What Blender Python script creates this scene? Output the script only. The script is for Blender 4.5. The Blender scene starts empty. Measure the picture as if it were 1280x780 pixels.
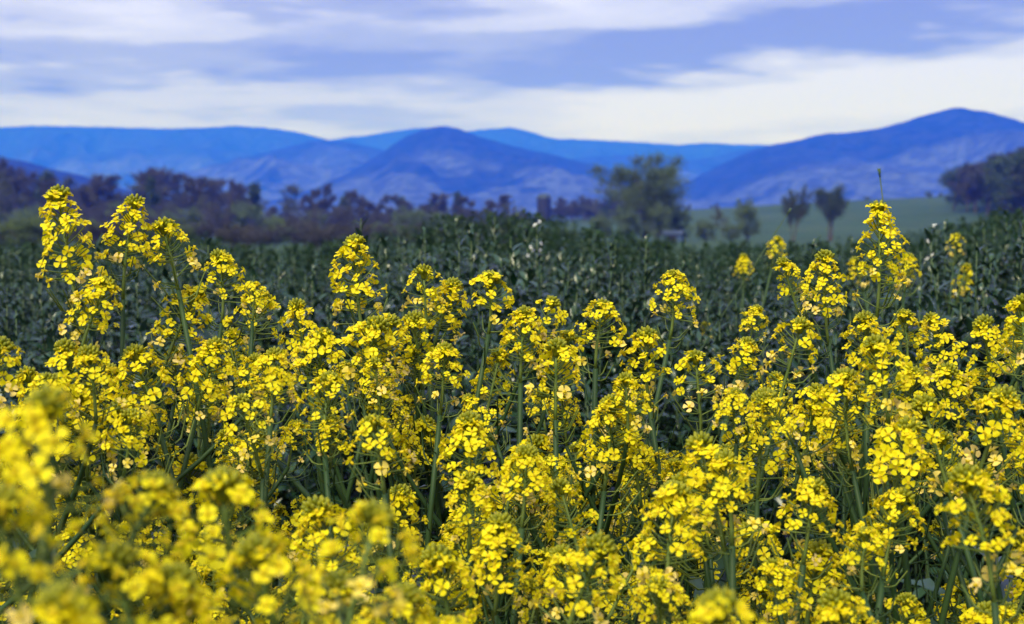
import bpy, math, random
import numpy as np
from mathutils import Vector, Matrix, Quaternion, noise as mnoise

R = math.radians
random.seed(7)
scene = bpy.context.scene
col = scene.collection

# ------------------------------------------------------------------ camera
F = 1778.0            # focal length in pixels of the 1280 px wide photograph
CAM_Z = 1.0
HORIZON = 290.0
PITCH = math.atan((390.0 - HORIZON) / F)
cam_data = bpy.data.cameras.new("camera")
cam_data.sensor_width = 36.0
cam_data.lens = 36.0 * F / 1280.0
cam_data.clip_start = 0.05
cam_data.clip_end = 60000.0
cam_data.dof.use_dof = True
cam_data.dof.focus_distance = 1.22
cam_data.dof.aperture_fstop = 12.0
cam = bpy.data.objects.new("camera", cam_data)
cam.location = (0, 0, CAM_Z)
cam.rotation_euler = (math.pi / 2 - PITCH, 0, 0)
col.objects.link(cam)
scene.camera = cam

# ------------------------------------------------------------------ light
SUN_EL, SUN_AZ = R(48), R(-156)          # azimuth from +Y, to the left and behind the camera
world = bpy.data.worlds.new("World")
scene.world = world
world.use_nodes = True
sun_data = bpy.data.lights.new("sun", 'SUN')
sun_data.energy = 1.5
sun_data.angle = R(38)
sun_data.color = (1.0, 0.95, 0.87)
sun = bpy.data.objects.new("sun", sun_data)
sdir = Vector((math.sin(SUN_AZ) * math.cos(SUN_EL), math.cos(SUN_AZ) * math.cos(SUN_EL), math.sin(SUN_EL)))
sun.rotation_euler = (-sdir).to_track_quat('-Z', 'Y').to_euler()
sun.location = (0, 0, 900)
col.objects.link(sun)
vs = scene.view_settings
scene.display_settings.display_device = 'sRGB'
vs.view_transform = 'Standard'
vs.look = 'None'
vs.gamma = 1.0
vs.exposure = 1.9
vs.use_curve_mapping = False
scene.cycles.use_denoising = True
scene.cycles.volume_bounces = 1
scene.cycles.max_bounces = 6
scene.cycles.diffuse_bounces = 3
scene.cycles.transparent_max_bounces = 4


class NT:
    """small helper around a node tree"""
    def __init__(self, tree):
        self.t = tree
        tree.nodes.clear()

    def n(self, kind, **kw):
        nd = self.t.nodes.new(kind)
        for k, v in kw.items():
            if hasattr(nd, k):
                setattr(nd, k, v)
            else:
                nd.inputs[k].default_value = v
        return nd

    def l(self, a, b):
        self.t.links.new(a, b)

    def m(self, op, a, b=None, c=None, clamp=False):
        nd = self.t.nodes.new('ShaderNodeMath')
        nd.operation = op
        nd.use_clamp = clamp
        for i, v in enumerate((a, b, c)):
            if v is None:
                continue
            if isinstance(v, (int, float)):
                nd.inputs[i].default_value = v
            else:
                self.l(v, nd.inputs[i])
        return nd.outputs[0]

    def mix(self, fac, a, b):
        nd = self.t.nodes.new('ShaderNodeMix')
        nd.data_type = 'RGBA'
        for s, v in ((nd.inputs[0], fac), (nd.inputs[6], a), (nd.inputs[7], b)):
            if isinstance(v, (int, float)):
                s.default_value = v
            elif isinstance(v, tuple):
                s.default_value = (*v, 1.0) if len(v) == 3 else v
            else:
                self.l(v, s)
        return nd.outputs[2]

    def smooth(self, v, lo, hi):
        nd = self.t.nodes.new('ShaderNodeMapRange')
        nd.interpolation_type = 'SMOOTHSTEP'
        self.l(v, nd.inputs[0])
        nd.inputs[1].default_value = lo
        nd.inputs[2].default_value = hi
        return nd.outputs[0]


def build_world():
    t = NT(world.node_tree)
    out = t.n('ShaderNodeOutputWorld')
    bg = t.n('ShaderNodeBackground')
    bg.inputs[1].default_value = 0.1
    t.l(bg.outputs[0], out.inputs[0])
    sky = t.n('ShaderNodeTexSky', sky_type='NISHITA')
    sky.sun_disc = False
    sky.sun_elevation = SUN_EL
    sky.sun_rotation = SUN_AZ
    sky.altitude = 200
    tc = t.n('ShaderNodeTexCoord')
    sep = t.n('ShaderNodeSeparateXYZ')
    t.l(tc.outputs['Generated'], sep.inputs[0])
    x, y, z = sep.outputs
    az = t.m('ARCTAN2', x, y)                 # compass angle, 0 straight ahead
    el = t.m('ARCSINE', z)
    elp = t.m('MAXIMUM', el, 0.0)
    # stretched coordinates: layers of stratus seen nearly edge-on
    k = t.m('DIVIDE', 1.0, t.m('ADD', elp, 0.10))
    comb = t.n('ShaderNodeCombineXYZ')
    t.l(t.m('MULTIPLY', az, 5.5), comb.inputs[0])
    t.l(t.m('MULTIPLY', k, 1.0), comb.inputs[1])
    tilt = t.m('MULTIPLY_ADD', az, -0.115, el)       # layers sink to the left

    def noise(scale, detail, rough, sx=1.0, sy=1.0, off=(0, 0, 0)):
        mp = t.n('ShaderNodeMapping')
        mp.inputs['Scale'].default_value = (sx, sy, 1)
        mp.inputs['Location'].default_value = off
        t.l(comb.outputs[0], mp.inputs[0])
        nz = t.n('ShaderNodeTexNoise')
        nz.inputs['Scale'].default_value = scale
        nz.inputs['Detail'].default_value = detail
        nz.inputs['Roughness'].default_value = rough
        nz.inputs['Distortion'].default_value = 0.25
        t.l(mp.outputs[0], nz.inputs[0])
        return nz.outputs[0]

    n1 = noise(1.25, 4.0, 0.5, 0.75, 1.0, (3.1, 7.3, 0))
    n2 = noise(2.6, 4.0, 0.5, 0.6, 1.1, (9.7, 1.2, 3))
    n3 = noise(5.5, 5.0, 0.6, 0.7, 1.0, (2.2, 5.1, 8))
    base = t.m('ADD', t.m('ADD', t.m('MULTIPLY', n1, 0.80), t.m('MULTIPLY', n2, 0.45)), t.m('MULTIPLY', n3, 0.26))
    base = t.m('SUBTRACT', base, 0.205)

    # long cloud streaks with their own position in the sky
    wob = t.m('MULTIPLY', t.m('SUBTRACT', n2, 0.5), 0.050)

    def streak(e0, slope, half, a0, a1, soft=0.10):
        line = t.m('ADD', t.m('MULTIPLY_ADD', az, slope, e0), wob)
        dist = t.m('DIVIDE', t.m('ABSOLUTE', t.m('SUBTRACT', el, line)), half)
        f = t.m('SUBTRACT', 1.0, t.smooth(dist, 0.15, 1.0))
        if a0 is not None:
            f = t.m('MULTIPLY', f, t.smooth(az, a0 - soft, a0 + soft))
        if a1 is not None:
            f = t.m('MULTIPLY', f, t.m('SUBTRACT', 1.0, t.smooth(az, a1 - soft, a1 + soft)))
        return f

    dark1 = streak(0.118, 0.093, 0.027, 0.02, 0.95)      # belt over the bright opening
    dark2 = streak(0.116, 0.00, 0.020, -0.95, -0.02)      # belt on the left
    dark3 = streak(0.160, 0.00, 0.018, -0.30, -0.06)
    light1 = streak(0.078, 0.050, 0.034, 0.05, 1.0)       # bright opening low on the right
    light2 = streak(0.150, 0.02, 0.020, -0.06, 0.13)
    light3 = streak(0.138, 0.00, 0.012, -0.5, -0.16)
    v = t.m('MULTIPLY_ADD', light1, 0.36, base)
    v = t.m('MULTIPLY_ADD', light2, 0.24, v)
    v = t.m('MULTIPLY_ADD', light3, 0.15, v)
    v = t.m('MULTIPLY_ADD', dark1, -0.46, v)
    v = t.m('MULTIPLY_ADD', dark2, -0.20, v)
    v = t.m('MULTIPLY_ADD', dark3, -0.13, v)
    ramp = t.n('ShaderNodeValToRGB')
    t.l(v, ramp.inputs[0])
    cr = ramp.color_ramp
    cr.interpolation = 'EASE'
    cr.elements[0].position = 0.24
    cr.elements[0].color = (0.058, 0.062, 0.130, 1)
    cr.elements[1].position = 0.86
    cr.elements[1].color = (0.226, 0.232, 0.540, 1)
    e = cr.elements.new(0.44)
    e.color = (0.108, 0.114, 0.215, 1)
    e = cr.elements.new(0.62)
    e.color = (0.176, 0.182, 0.370, 1)
    vm = t.n('ShaderNodeVectorMath', operation='SCALE')
    t.l(ramp.outputs[0], vm.inputs[0])
    vm.inputs['Scale'].default_value = 8.9
    mixed = t.mix(0.94, sky.outputs[0], vm.outputs[0])
    t.l(mixed, bg.inputs[0])


build_world()

# ------------------------------------------------------------------ helpers
UP = Vector((0, 0, 1))
_rt = Vector((1, 0, 0))
_fw = Vector((0, math.cos(PITCH), -math.sin(PITCH)))
_up = Vector((0, math.sin(PITCH), math.cos(PITCH)))


def ray(px, py):
    v = _rt * ((px - 640) / F) + _up * ((390 - py) / F) + _fw
    return v / v.y


def at(px, py, d):
    """point at forward distance d in the direction of a photograph pixel"""
    return Vector((0, 0, CAM_Z)) + ray(px, py) * d


def project(p):
    q = Vector(p) - Vector((0, 0, CAM_Z))
    f = q.dot(_fw)
    return 640 + F * q.dot(_rt) / f, 390 - F * q.dot(_up) / f


class MB:
    """collects faces and links them as one mesh object"""
    def __init__(self):
        self.v, self.f, self.mi = [], [], []

    def add(self, vs_, fs_, mi=0):
        o = len(self.v)
        self.v.extend(vs_)
        for f in fs_:
            self.f.append(tuple(i + o for i in f))
            self.mi.append(mi)

    def tube(self, pts, rads, sides=5, mi=0, cap=True):
        n = len(pts)
        rings = []
        ref = None
        for i in range(n):
            a = pts[max(i - 1, 0)]
            b = pts[min(i + 1, n - 1)]
            tdir = (b - a)
            tdir = tdir.normalized() if tdir.length > 1e-9 else UP.copy()
            if ref is None:
                ref = tdir.orthogonal().normalized()
            s = ref - tdir * ref.dot(tdir)
            s = s.normalized() if s.length > 1e-6 else tdir.orthogonal().normalized()
            ref = s
            w = tdir.cross(s)
            rings.append([pts[i] + (s * math.cos(2 * math.pi * j / sides) + w * math.sin(2 * math.pi * j / sides)) * rads[i]
                          for j in range(sides)])
        vv = [tuple(p) for r in rings for p in r]
        ff = []
        for i in range(n - 1):
            for j in range(sides):
                ff.append((i * sides + j, i * sides + (j + 1) % sides, (i + 1) * sides + (j + 1) % sides, (i + 1) * sides + j))
        if cap:
            ff.append(tuple(range(sides - 1, -1, -1)))
            ff.append(tuple((n - 1) * sides + j for j in range(sides)))
        self.add(vv, ff, mi)

    def mesh(self, name, mats, smooth=False):
        me = bpy.data.meshes.new(name)
        me.from_pydata([tuple(p) for p in self.v], [], self.f)
        for m_ in (mats if isinstance(mats, (list, tuple)) else [mats]):
            me.materials.append(m_)
        if any(self.mi):
            me.polygons.foreach_set('material_index', self.mi)
        if smooth:
            me.polygons.foreach_set('use_smooth', [True] * len(me.polygons))
        me.update()
        return me


def link(name, me, parent=None, loc=None, mat=None, kind=None):
    o = bpy.data.objects.new(name, me)
    if parent is not None:
        o.parent = parent
    if mat is not None:
        o.matrix_local = mat
    elif loc is not None:
        o.location = loc
    if kind:
        o['kind'] = kind
    col.objects.link(o)
    return o


def tag(o, label, cat, group=None):
    o['label'] = label
    o['category'] = cat
    if group:
        o['group'] = group
    return o


def empty(name, loc=(0, 0, 0), rz=0.0):
    o = bpy.data.objects.new(name, None)
    o.location = loc
    o.rotation_euler = (0, 0, rz)
    o.empty_display_size = 0.05
    col.objects.link(o)
    return o


# ------------------------------------------------------------------ materials
def mat_new(name):
    m_ = bpy.data.materials.new(name)
    m_.use_nodes = True
    return m_, NT(m_.node_tree)


def leaf_material(name, c1, c2, rough=0.45, trans=0.25, spec=0.5, per='island', coat=None):
    """leaf: two tones mixed per leaf, some light coming through"""
    m_, t = mat_new(name)
    out = t.n('ShaderNodeOutputMaterial')
    p = t.n('ShaderNodeBsdfPrincipled')
    p.inputs['Roughness'].default_value = rough
    p.inputs['Specular IOR Level'].default_value = spec
    if per == 'island':
        g = t.n('ShaderNodeNewGeometry')
        rnd = g.outputs['Random Per Island']
    else:
        g = t.n('ShaderNodeObjectInfo')
        rnd = g.outputs['Random']
    colr = t.mix(rnd, c1, c2)
    nz = t.n('ShaderNodeTexNoise')
    tc = t.n('ShaderNodeTexCoord')
    t.l(tc.outputs['Object'], nz.inputs[0])
    nz.inputs['Scale'].default_value = 60.0
    colr2 = t.mix(t.m('MULTIPLY', nz.outputs[0], 0.35), colr, tuple(0.55 * a for a in c1))
    t.l(colr2, p.inputs['Base Color'])
    tr = t.n('ShaderNodeBsdfTranslucent')
    t.l(colr2, tr.inputs[0])
    mx = t.n('ShaderNodeMixShader')
    mx.inputs[0].default_value = trans
    t.l(p.outputs[0], mx.inputs[1])
    t.l(tr.outputs[0], mx.inputs[2])
    t.l(mx.outputs[0], out.inputs[0])
    return m_


def plain_material(name, c1, c2, scale=8.0, rough=0.8, bump=0.0, spec=0.3):
    m_, t = mat_new(name)
    out = t.n('ShaderNodeOutputMaterial')
    p = t.n('ShaderNodeBsdfPrincipled')
    p.inputs['Roughness'].default_value = rough
    p.inputs['Specular IOR Level'].default_value = spec
    nz = t.n('ShaderNodeTexNoise')
    tc = t.n('ShaderNodeTexCoord')
    t.l(tc.outputs['Object'], nz.inputs[0])
    nz.inputs['Scale'].default_value = scale
    nz.inputs['Detail'].default_value = 4.0
    t.l(t.mix(t.smooth(nz.outputs[0], 0.3, 0.7), c1, c2), p.inputs['Base Color'])
    if bump:
        b = t.n('ShaderNodeBump')
        b.inputs['Strength'].default_value = bump
        t.l(nz.outputs[0], b.inputs['Height'])
        t.l(b.outputs[0], p.inputs['Normal'])
    t.l(p.outputs[0], out.inputs[0])
    return m_


M = {}
M['petal'] = leaf_material('yellow petal', (0.94, 0.86, 0.010), (0.91, 0.76, 0.006), rough=0.6, trans=0.42, spec=0.25, per='object')
M['petal_old'] = leaf_material('fading petal', (0.90, 0.74, 0.10), (0.86, 0.66, 0.26), rough=0.7, trans=0.30, spec=0.2, per='object')
M['stamen'] = plain_material('green yellow flower centre', (0.60, 0.48, 0.01), (0.70, 0.52, 0.01), 300, 0.7)
M['bud'] = leaf_material('olive bud', (0.17, 0.20, 0.010), (0.32, 0.31, 0.010), rough=0.55, trans=0.15, spec=0.3)
M['stem'] = plain_material('green stem', (0.016, 0.044, 0.015), (0.030, 0.064, 0.020), 25, 0.55, spec=0.25)
M['pedicel'] = plain_material('pale green flower stalk', (0.08, 0.13, 0.03), (0.14, 0.18, 0.035), 40, 0.55)
M['plant_leaf'] = leaf_material('dark stem leaf', (0.020, 0.052, 0.030), (0.036, 0.078, 0.048), rough=0.30, trans=0.12, spec=0.6, per='object')
M['undergrowth'] = leaf_material('low undergrowth leaf', (0.010, 0.028, 0.014), (0.022, 0.048, 0.026), rough=0.35, trans=0.15)  # leaf colour darkened to paint in the shade between the plants
M['weed_leaf'] = leaf_material('glossy weed leaf', (0.005, 0.024, 0.011), (0.046, 0.098, 0.062), rough=0.24, trans=0.14, spec=0.6)  # pale tone: leaf undersides, plus glints put into the colour
M['weed_leaf_obj'] = leaf_material('glossy weed leaf single', (0.005, 0.024, 0.011), (0.046, 0.098, 0.062), rough=0.24, trans=0.12, spec=0.6, per='object')  # same wide tone range, with glints put into the colour
M['weed_far'] = leaf_material('far weed leaf', (0.010, 0.034, 0.016), (0.024, 0.060, 0.028), rough=0.5, trans=0.12, spec=0.25)
M['weed_stem'] = plain_material('weed stem', (0.035, 0.075, 0.030), (0.06, 0.09, 0.04), 25, 0.55)
M['white'] = leaf_material('white blossom', (0.78, 0.78, 0.76), (0.70, 0.72, 0.72), 0.6, 0.2, 0.3)
M['dry'] = plain_material('dry stalk', (0.16, 0.13, 0.09), (0.09, 0.09, 0.07), 30, 0.8)
M['bark'] = plain_material('grey brown bark', (0.060, 0.048, 0.040), (0.105, 0.085, 0.075), 3, 0.9)
M['twig'] = leaf_material('bare twig', (0.052, 0.054, 0.060), (0.086, 0.082, 0.088), 0.85, 0.0, 0.1)
M['twig_green'] = leaf_material('budding twig', (0.070, 0.088, 0.050), (0.100, 0.106, 0.076), 0.8, 0.1, 0.1)
M['leaf_dark'] = leaf_material('dark tree leaf', (0.036, 0.064, 0.030), (0.062, 0.095, 0.040), 0.6, 0.2, 0.25)
M['leaf_olive'] = leaf_material('olive tree leaf', (0.080, 0.125, 0.040), (0.140, 0.190, 0.065), 0.6, 0.35, 0.25)
M['leaf_brown'] = leaf_material('brown purple young leaf', (0.048, 0.048, 0.044), (0.036, 0.050, 0.036), 0.7, 0.15, 0.2)
M['silo'] = plain_material('dark weathered silo staves', (0.014, 0.014, 0.016), (0.022, 0.021, 0.022), 1.2, 0.8)
M['dome'] = plain_material('weathered metal dome', (0.030, 0.050, 0.055), (0.022, 0.036, 0.042), 0.9, 0.5)
M['roof_pale'] = plain_material('pale metal roof', (0.040, 0.058, 0.095), (0.030, 0.045, 0.075), 1.5, 0.5)
M['shed_wall'] = plain_material('blue grey boards', (0.04, 0.07, 0.15), (0.05, 0.09, 0.17), 2.0, 0.8)
M['glass'] = plain_material('dark opening', (0.012, 0.013, 0.016), (0.02, 0.02, 0.024), 1.0, 0.4)


def ground_material():
    m_, t = mat_new('field ground')
    out = t.n('ShaderNodeOutputMaterial')
    p = t.n('ShaderNodeBsdfPrincipled')
    p.inputs['Roughness'].default_value = 0.95
    p.inputs['Specular IOR Level'].default_value = 0.1
    tc = t.n('ShaderNodeTexCoord')
    def nz(scale, det=5.0):
        n_ = t.n('ShaderNodeTexNoise')
        n_.inputs['Scale'].default_value = scale
        n_.inputs['Detail'].default_value = det
        t.l(tc.outputs['Object'], n_.inputs[0])
        return n_.outputs[0]
    a = t.mix(t.smooth(nz(0.02), 0.35, 0.65), (0.026, 0.062, 0.030), (0.038, 0.075, 0.038))
    a = t.mix(t.m('MULTIPLY', t.smooth(nz(0.35, 8.0), 0.42, 0.70), 0.8), a, (0.055, 0.075, 0.045))
    a = t.mix(t.m('MULTIPLY', t.smooth(nz(0.07, 6.0), 0.5, 0.62), 0.55), a, (0.026, 0.050, 0.020))
    soil = t.mix(t.smooth(nz(12.0), 0.4, 0.6), (0.035, 0.030, 0.020), (0.030, 0.050, 0.018))
    sep = t.n('ShaderNodeSeparateXYZ')
    t.l(tc.outputs['Object'], sep.inputs[0])
    far = t.smooth(t.m('ADD', sep.outputs[1], t.m('MULTIPLY', nz(0.05), 14.0)), 12.0, 40.0)
    t.l(t.mix(far, soil, a), p.inputs['Base Color'])
    b = t.n('ShaderNodeBump')
    b.inputs['Strength'].default_value = 0.5
    t.l(nz(6.0), b.inputs['Height'])
    t.l(b.outputs[0], p.inputs['Normal'])
    t.l(p.outputs[0], out.inputs[0])
    return m_


def mountain_material(name, pale, dark, z_cap, cap_soft, seed):
    """leafless hardwood slopes with stands of evergreen, evergreens along the crest"""
    m_, t = mat_new(name)
    out = t.n('ShaderNodeOutputMaterial')
    p = t.n('ShaderNodeBsdfPrincipled')
    p.inputs['Roughness'].default_value = 1.0
    p.inputs['Specular IOR Level'].default_value = 0.0
    tc = t.n('ShaderNodeTexCoord')
    def nz(scale, det=4.0, rough=0.55, off=0.0):
        mp = t.n('ShaderNodeMapping')
        mp.inputs['Location'].default_value = (off, off * 1.7, seed)
        t.l(tc.outputs['Object'], mp.inputs[0])
        n_ = t.n('ShaderNodeTexNoise')
        n_.inputs['Scale'].default_value = scale
        n_.inputs['Detail'].default_value = det
        n_.inputs['Roughness'].default_value = rough
        t.l(mp.outputs[0], n_.inputs[0])
        return n_.outputs[0]
    big = nz(0.0046, 6.0, 0.62, 11.0 * seed)
    fine = nz(0.030, 5.0, 0.75, 5.0)
    at_ = t.n('ShaderNodeAttribute')
    at_.attribute_name = 'rel'
    cap = t.smooth(t.m('ADD', at_.outputs['Fac'], t.m('MULTIPLY', t.m('SUBTRACT', big, 0.5), 0.9)), z_cap, z_cap + cap_soft)
    stands = t.smooth(big, 0.54, 0.60)
    f = t.m('MAXIMUM', t.m('MULTIPLY', cap, 0.9), t.m('MULTIPLY', stands, 0.9), clamp=True)
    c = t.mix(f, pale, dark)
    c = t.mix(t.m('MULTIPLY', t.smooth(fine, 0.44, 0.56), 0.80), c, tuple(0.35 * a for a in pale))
    t.l(c, p.inputs['Base Color'])
    b = t.n('ShaderNodeBump')
    b.inputs['Strength'].default_value = 0.8
    b.inputs['Distance'].default_value = 14.0
    t.l(nz(0.03, 5.0, 0.6), b.inputs['Height'])
    t.l(b.outputs[0], p.inputs['Normal'])
    t.l(p.outputs[0], out.inputs[0])
    return m_


# ------------------------------------------------------------------ ground
def sstep(a, b, x):
    x = min(max((x - a) / (b - a), 0.0), 1.0)
    return x * x * (3 - 2 * x)


PASTURE_PX = [-400, 560, 640, 690, 760, 860, 960, 1080, 1180, 1230, 1280, 1420, 1800, 2400]
PASTURE_PY = [296, 294, 279, 275, 270, 263, 257, 251, 247, 238, 226, 200, 190, 240]


def ground_z(x, y):
    if y < 100:
        return 0.0
    px = 640 + F * x / y
    top = float(np.interp(px, PASTURE_PX, PASTURE_PY))
    zt = max((HORIZON - top) / F * 430.0 + 1.0, -0.4)
    up_ = sstep(150, 430, y) * 0.75 + 0.25 * max(0.0, min(1.0, (y - 170) / 260))
    down = 1.0 - sstep(430, 900, y)
    und = 0.25 * mnoise.noise(Vector((x * 0.02, y * 0.02, 0))) * sstep(100, 200, y)
    return zt * up_ * down + und * down


def ground_hit(px, py, d0=100.0, d1=430.0):
    """first place where a pixel's ray meets the ground"""
    r = ray(px, py)
    d = d0
    while d < d1:
        if CAM_Z + r.z * d <= ground_z(r.x * d, d):
            return d
        d += 1.0
    return d1


def build_ground():
    radii = [0.0] + [0.35 * (1.07 ** i) for i in range(75)] 
    radii = [r for r in radii if r < 50] + list(np.arange(50, 1000, 9.0)) + list(np.geomspace(1000, 16000, 18))
    angs = list(np.radians(np.arange(-40, 40.01, 0.5))) + list(np.radians(np.arange(45, 316, 5)))
    vv, ff = [(0, 0, 0)], []
    na = len(angs)
    for r in radii[1:]:
        for a in angs:
            x, y = r * math.sin(a), r * math.cos(a)
            vv.append((x, y, ground_z(x, y)))
    for j in range(na):
        ff.append((0, 1 + (j + 1) % na, 1 + j))
    for i in range(len(radii) - 2):
        for j in range(na):
            a, b = 1 + i * na + j, 1 + i * na + (j + 1) % na
            ff.append((a, b, b + na, a + na))
    mb = MB()
    mb.add(vv, ff)
    me = mb.mesh('ground', ground_material(), smooth=True)
    o = link('ground', me, kind='structure')
    o['label'] = 'green pasture and field running back to the hills'


build_ground()

# ------------------------------------------------------------------ mountains
# crest lines read from the photograph, distance in metres, depth of the front slope
HILLS = [
    ('far_ridge', 5700, 1500, [(-500, 175), (-200, 166), (0, 160), (60, 158), (140, 160), (215, 162), (260, 160), (300, 158), (340, 161), (375, 166), (405, 174), (440, 186), (520, 205), (700, 235)],
     0.30, 0.5),
    ('far_ridge', 6200, 1500, [(250, 215), (380, 182), (430, 173), (460, 170), (490, 165), (530, 160), (575, 166), (600, 163), (640, 160), (662, 165), (690, 174), (730, 175), (790, 178), (850, 182), (880, 179), (915, 181), (960, 182), (1060, 190), (1200, 196), (1500, 178), (1800, 190)],
     0.30, 0.5),
    ('mountain', 5200, 1500, [(-500, 180), (-250, 198), (-100, 190), (0, 193), (60, 194), (110, 192), (165, 189), (200, 182), (230, 183), (270, 187), (320, 190), (400, 205), (520, 230), (650, 260)],
     0.62, 0.3),
    ('mountain', 4700, 1300, [(600, 225), (680, 204), (740, 195), (790, 194), (835, 198), (865, 201), (900, 194), (925, 188), (960, 184), (1000, 192), (1060, 205), (1150, 230)],
     0.55, 0.3),
    ('mountain', 3900, 1300, [(120, 262), (180, 240), (230, 220), (265, 207), (310, 198), (350, 187), (385, 178), (405, 175), (425, 177), (465, 184), (520, 200), (600, 225), (700, 255)],
     0.62, 0.3),
    ('mountain', 3000, 1100, [(300, 268), (350, 250), (400, 236), (440, 215), (480, 190), (510, 170), (535, 161), (555, 158), (575, 162), (600, 172), (640, 183), (690, 194), (740, 206), (790, 222), (850, 240), (950, 262)],
     0.56, 0.20),
    ('mountain', 2900, 1100, [(780, 258), (850, 232), (905, 204), (935, 190), (960, 183), (1000, 175), (1025, 168), (1060, 166), (1100, 161), (1140, 149), (1170, 140), (1195, 135), (1225, 140), (1255, 147), (1280, 155), (1340, 170), (1450, 178), (1600, 200), (1800, 240)],
     0.58, 0.20),
    ('wooded_hill', 1700, 600, [(-700, 190), (-400, 180), (-200, 188), (-60, 195), (0, 197), (30, 201), (65, 211), (100, 218), (130, 226), (180, 245), (260, 280), (300, 292)],
     0.05, 0.4),
]
HILL_LABELS = [
    'long flat-topped faint blue ridge along the left skyline', 'faintest low blue ridge seen behind the central peak',
    'low blue ridge beneath the long flat left skyline', 'low hazy ridge between the central peak and the right mountain',
    'broad blue shoulder just left of the pointed central peak', 'pointed blue central peak with pale lower slopes',
    'tall blue mountain rising on the right skyline', 'dark blue wooded hill low at the left edge']


def build_hills():
    for hi, (nm, D, W, pts, zcap, csoft) in enumerate(HILLS):
        pxs = np.array([p[0] for p in pts], float)
        pys = np.array([p[1] for p in pts], float)
        # smooth crest through the measured points
        nu = int((pxs[-1] - pxs[0]) / 2.2)
        uu = np.linspace(pxs[0], pxs[-1], nu)
        yy = np.interp(uu, pxs, pys)
        ker = np.hanning(13); ker /= ker.sum()
        yy = np.convolve(np.pad(yy, 6, 'edge'), ker, 'valid')
        nvf, nvb = 46, 8
        rows = []
        rel = []
        for i in range(nvf + nvb):
            if i < nvf:
                s = i / (nvf - 1)
                depth = D - W * (1 - s)
            else:
                s = 1 - (i - nvf + 1) / nvb
                depth = D + W * 0.8 * (1 - s)
            row = []
            for j in range(nu):
                x = (uu[j] - 640) / F * D
                zc = (HORIZON - yy[j]) / F * D + 1.0
                sp = mnoise.ridged_multi_fractal(Vector((x / 430.0 + depth / 1900.0, depth / 1100.0, hi * 3.7)), 1.0, 2.1, 4, 1.0, 2.0)
                env = 4 * s * (1 - s)
                g = s ** 1.05
                zz = max(zc, 0) * (g + (sp - 1.1) * 0.32 * env)
                tree = mnoise.noise(Vector((x / 9.0, depth / 9.0, 0.3))) * 2.2 + mnoise.noise(Vector((x / 31.0, depth / 31.0, 4.3))) * 3.0
                zz += tree * min(1, s * 3) * (D / 4500.0) ** 0.5 * (0.6 if i < nvf else 0.2)
                row.append((x, depth, zz if s > 0 else -6.0))
                rel.append(zz / (max(zc, 30)))
            rows.append(row)
        vv = [p for r in rows for p in r]
        n = len(rows)
        ff = [(a * nu + b, a * nu + b + 1, (a + 1) * nu + b + 1, (a + 1) * nu + b) for a in range(n - 1) for b in range(nu - 1)]
        mb = MB(); mb.add(vv, ff)
        if nm == 'wooded_hill':
            mt = mountain_material('wooded hill slopes', (0.040, 0.040, 0.035), (0.02, 0.03, 0.02), zcap, csoft, hi + 1)
        else:
            mt = mountain_material('haze-tinted mountain slopes', (0.066, 0.086, 0.125), (0.004, 0.011, 0.015), zcap, csoft, hi + 1)  # blue of distant haze mixed into the forest colours
        me = mb.mesh(nm, mt, smooth=True)
        a_ = me.attributes.new('rel', 'FLOAT', 'POINT')
        a_.data.foreach_set('value', np.array(rel, dtype=np.float32))
        o = link(nm, me, kind='structure')
        o['label'] = HILL_LABELS[hi]


build_hills()

# ------------------------------------------------------------------ haze
HAZE_DENSITY = 5.6e-4


def build_haze():
    m_, t = mat_new('blue haze')
    out = t.n('ShaderNodeOutputMaterial')
    pv = t.n('ShaderNodeVolumePrincipled')
    pv.inputs['Color'].default_value = (0.012, 0.092, 1.0, 1)
    pv.inputs['Absorption Color'].default_value = (1, 1, 1, 1)
    pv.inputs['Density'].default_value = HAZE_DENSITY
    pv.inputs['Anisotropy'].default_value = 0.0
    t.l(pv.outputs[0], out.inputs['Volume'])
    X, Y0, Y1, Z0, Z1 = 17000, -17000, 17000, -9.0, 500.0
    mb = MB()
    mb.add([(-X, Y0, Z0), (X, Y0, Z0), (X, Y1, Z0), (-X, Y1, Z0), (-X, Y0, Z1), (X, Y0, Z1), (X, Y1, Z1), (-X, Y1, Z1)],
           [(0, 3, 2, 1), (4, 5, 6, 7), (0, 1, 5, 4), (1, 2, 6, 5), (2, 3, 7, 6), (3, 0, 4, 7)])
    o = link('haze', mb.mesh('haze', m_), kind='stuff')
    o['label'] = 'blue haze over the valley and mountains'


build_haze()

# ------------------------------------------------------------------ trees
def rand_unit(rng):
    while True:
        v = Vector((rng.uniform(-1, 1), rng.uniform(-1, 1), rng.uniform(-1, 1)))
        if 0.05 < v.length < 1:
            return v.normalized()


def quad_leaf(mb, c, n_, size, rng, aspect=0.6):
    u = n_.orthogonal().normalized()
    u = Quaternion(n_, rng.uniform(0, 6.28)) @ u
    w = n_.cross(u)
    u = u * size
    w = w * size * aspect
    b = n_ * size * 0.25
    mb.add([tuple(c - u), tuple(c - w + b), tuple(c + u), tuple(c + w + b)], [(0, 1, 2), (0, 2, 3)])


def twig_strip(mb, a, b, wdt, rng):
    d = (b - a)
    s = d.cross(rand_unit(rng))
    if s.length < 1e-6:
        return
    s = s.normalized() * wdt
    m_ = (a + b) / 2 + s * rng.uniform(-2, 2)
    mb.add([tuple(a - s), tuple(a + s), tuple(m_ + s * .7), tuple(b), tuple(m_ - s * .7)], [(0, 1, 2, 4), (4, 2, 3)])


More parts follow.
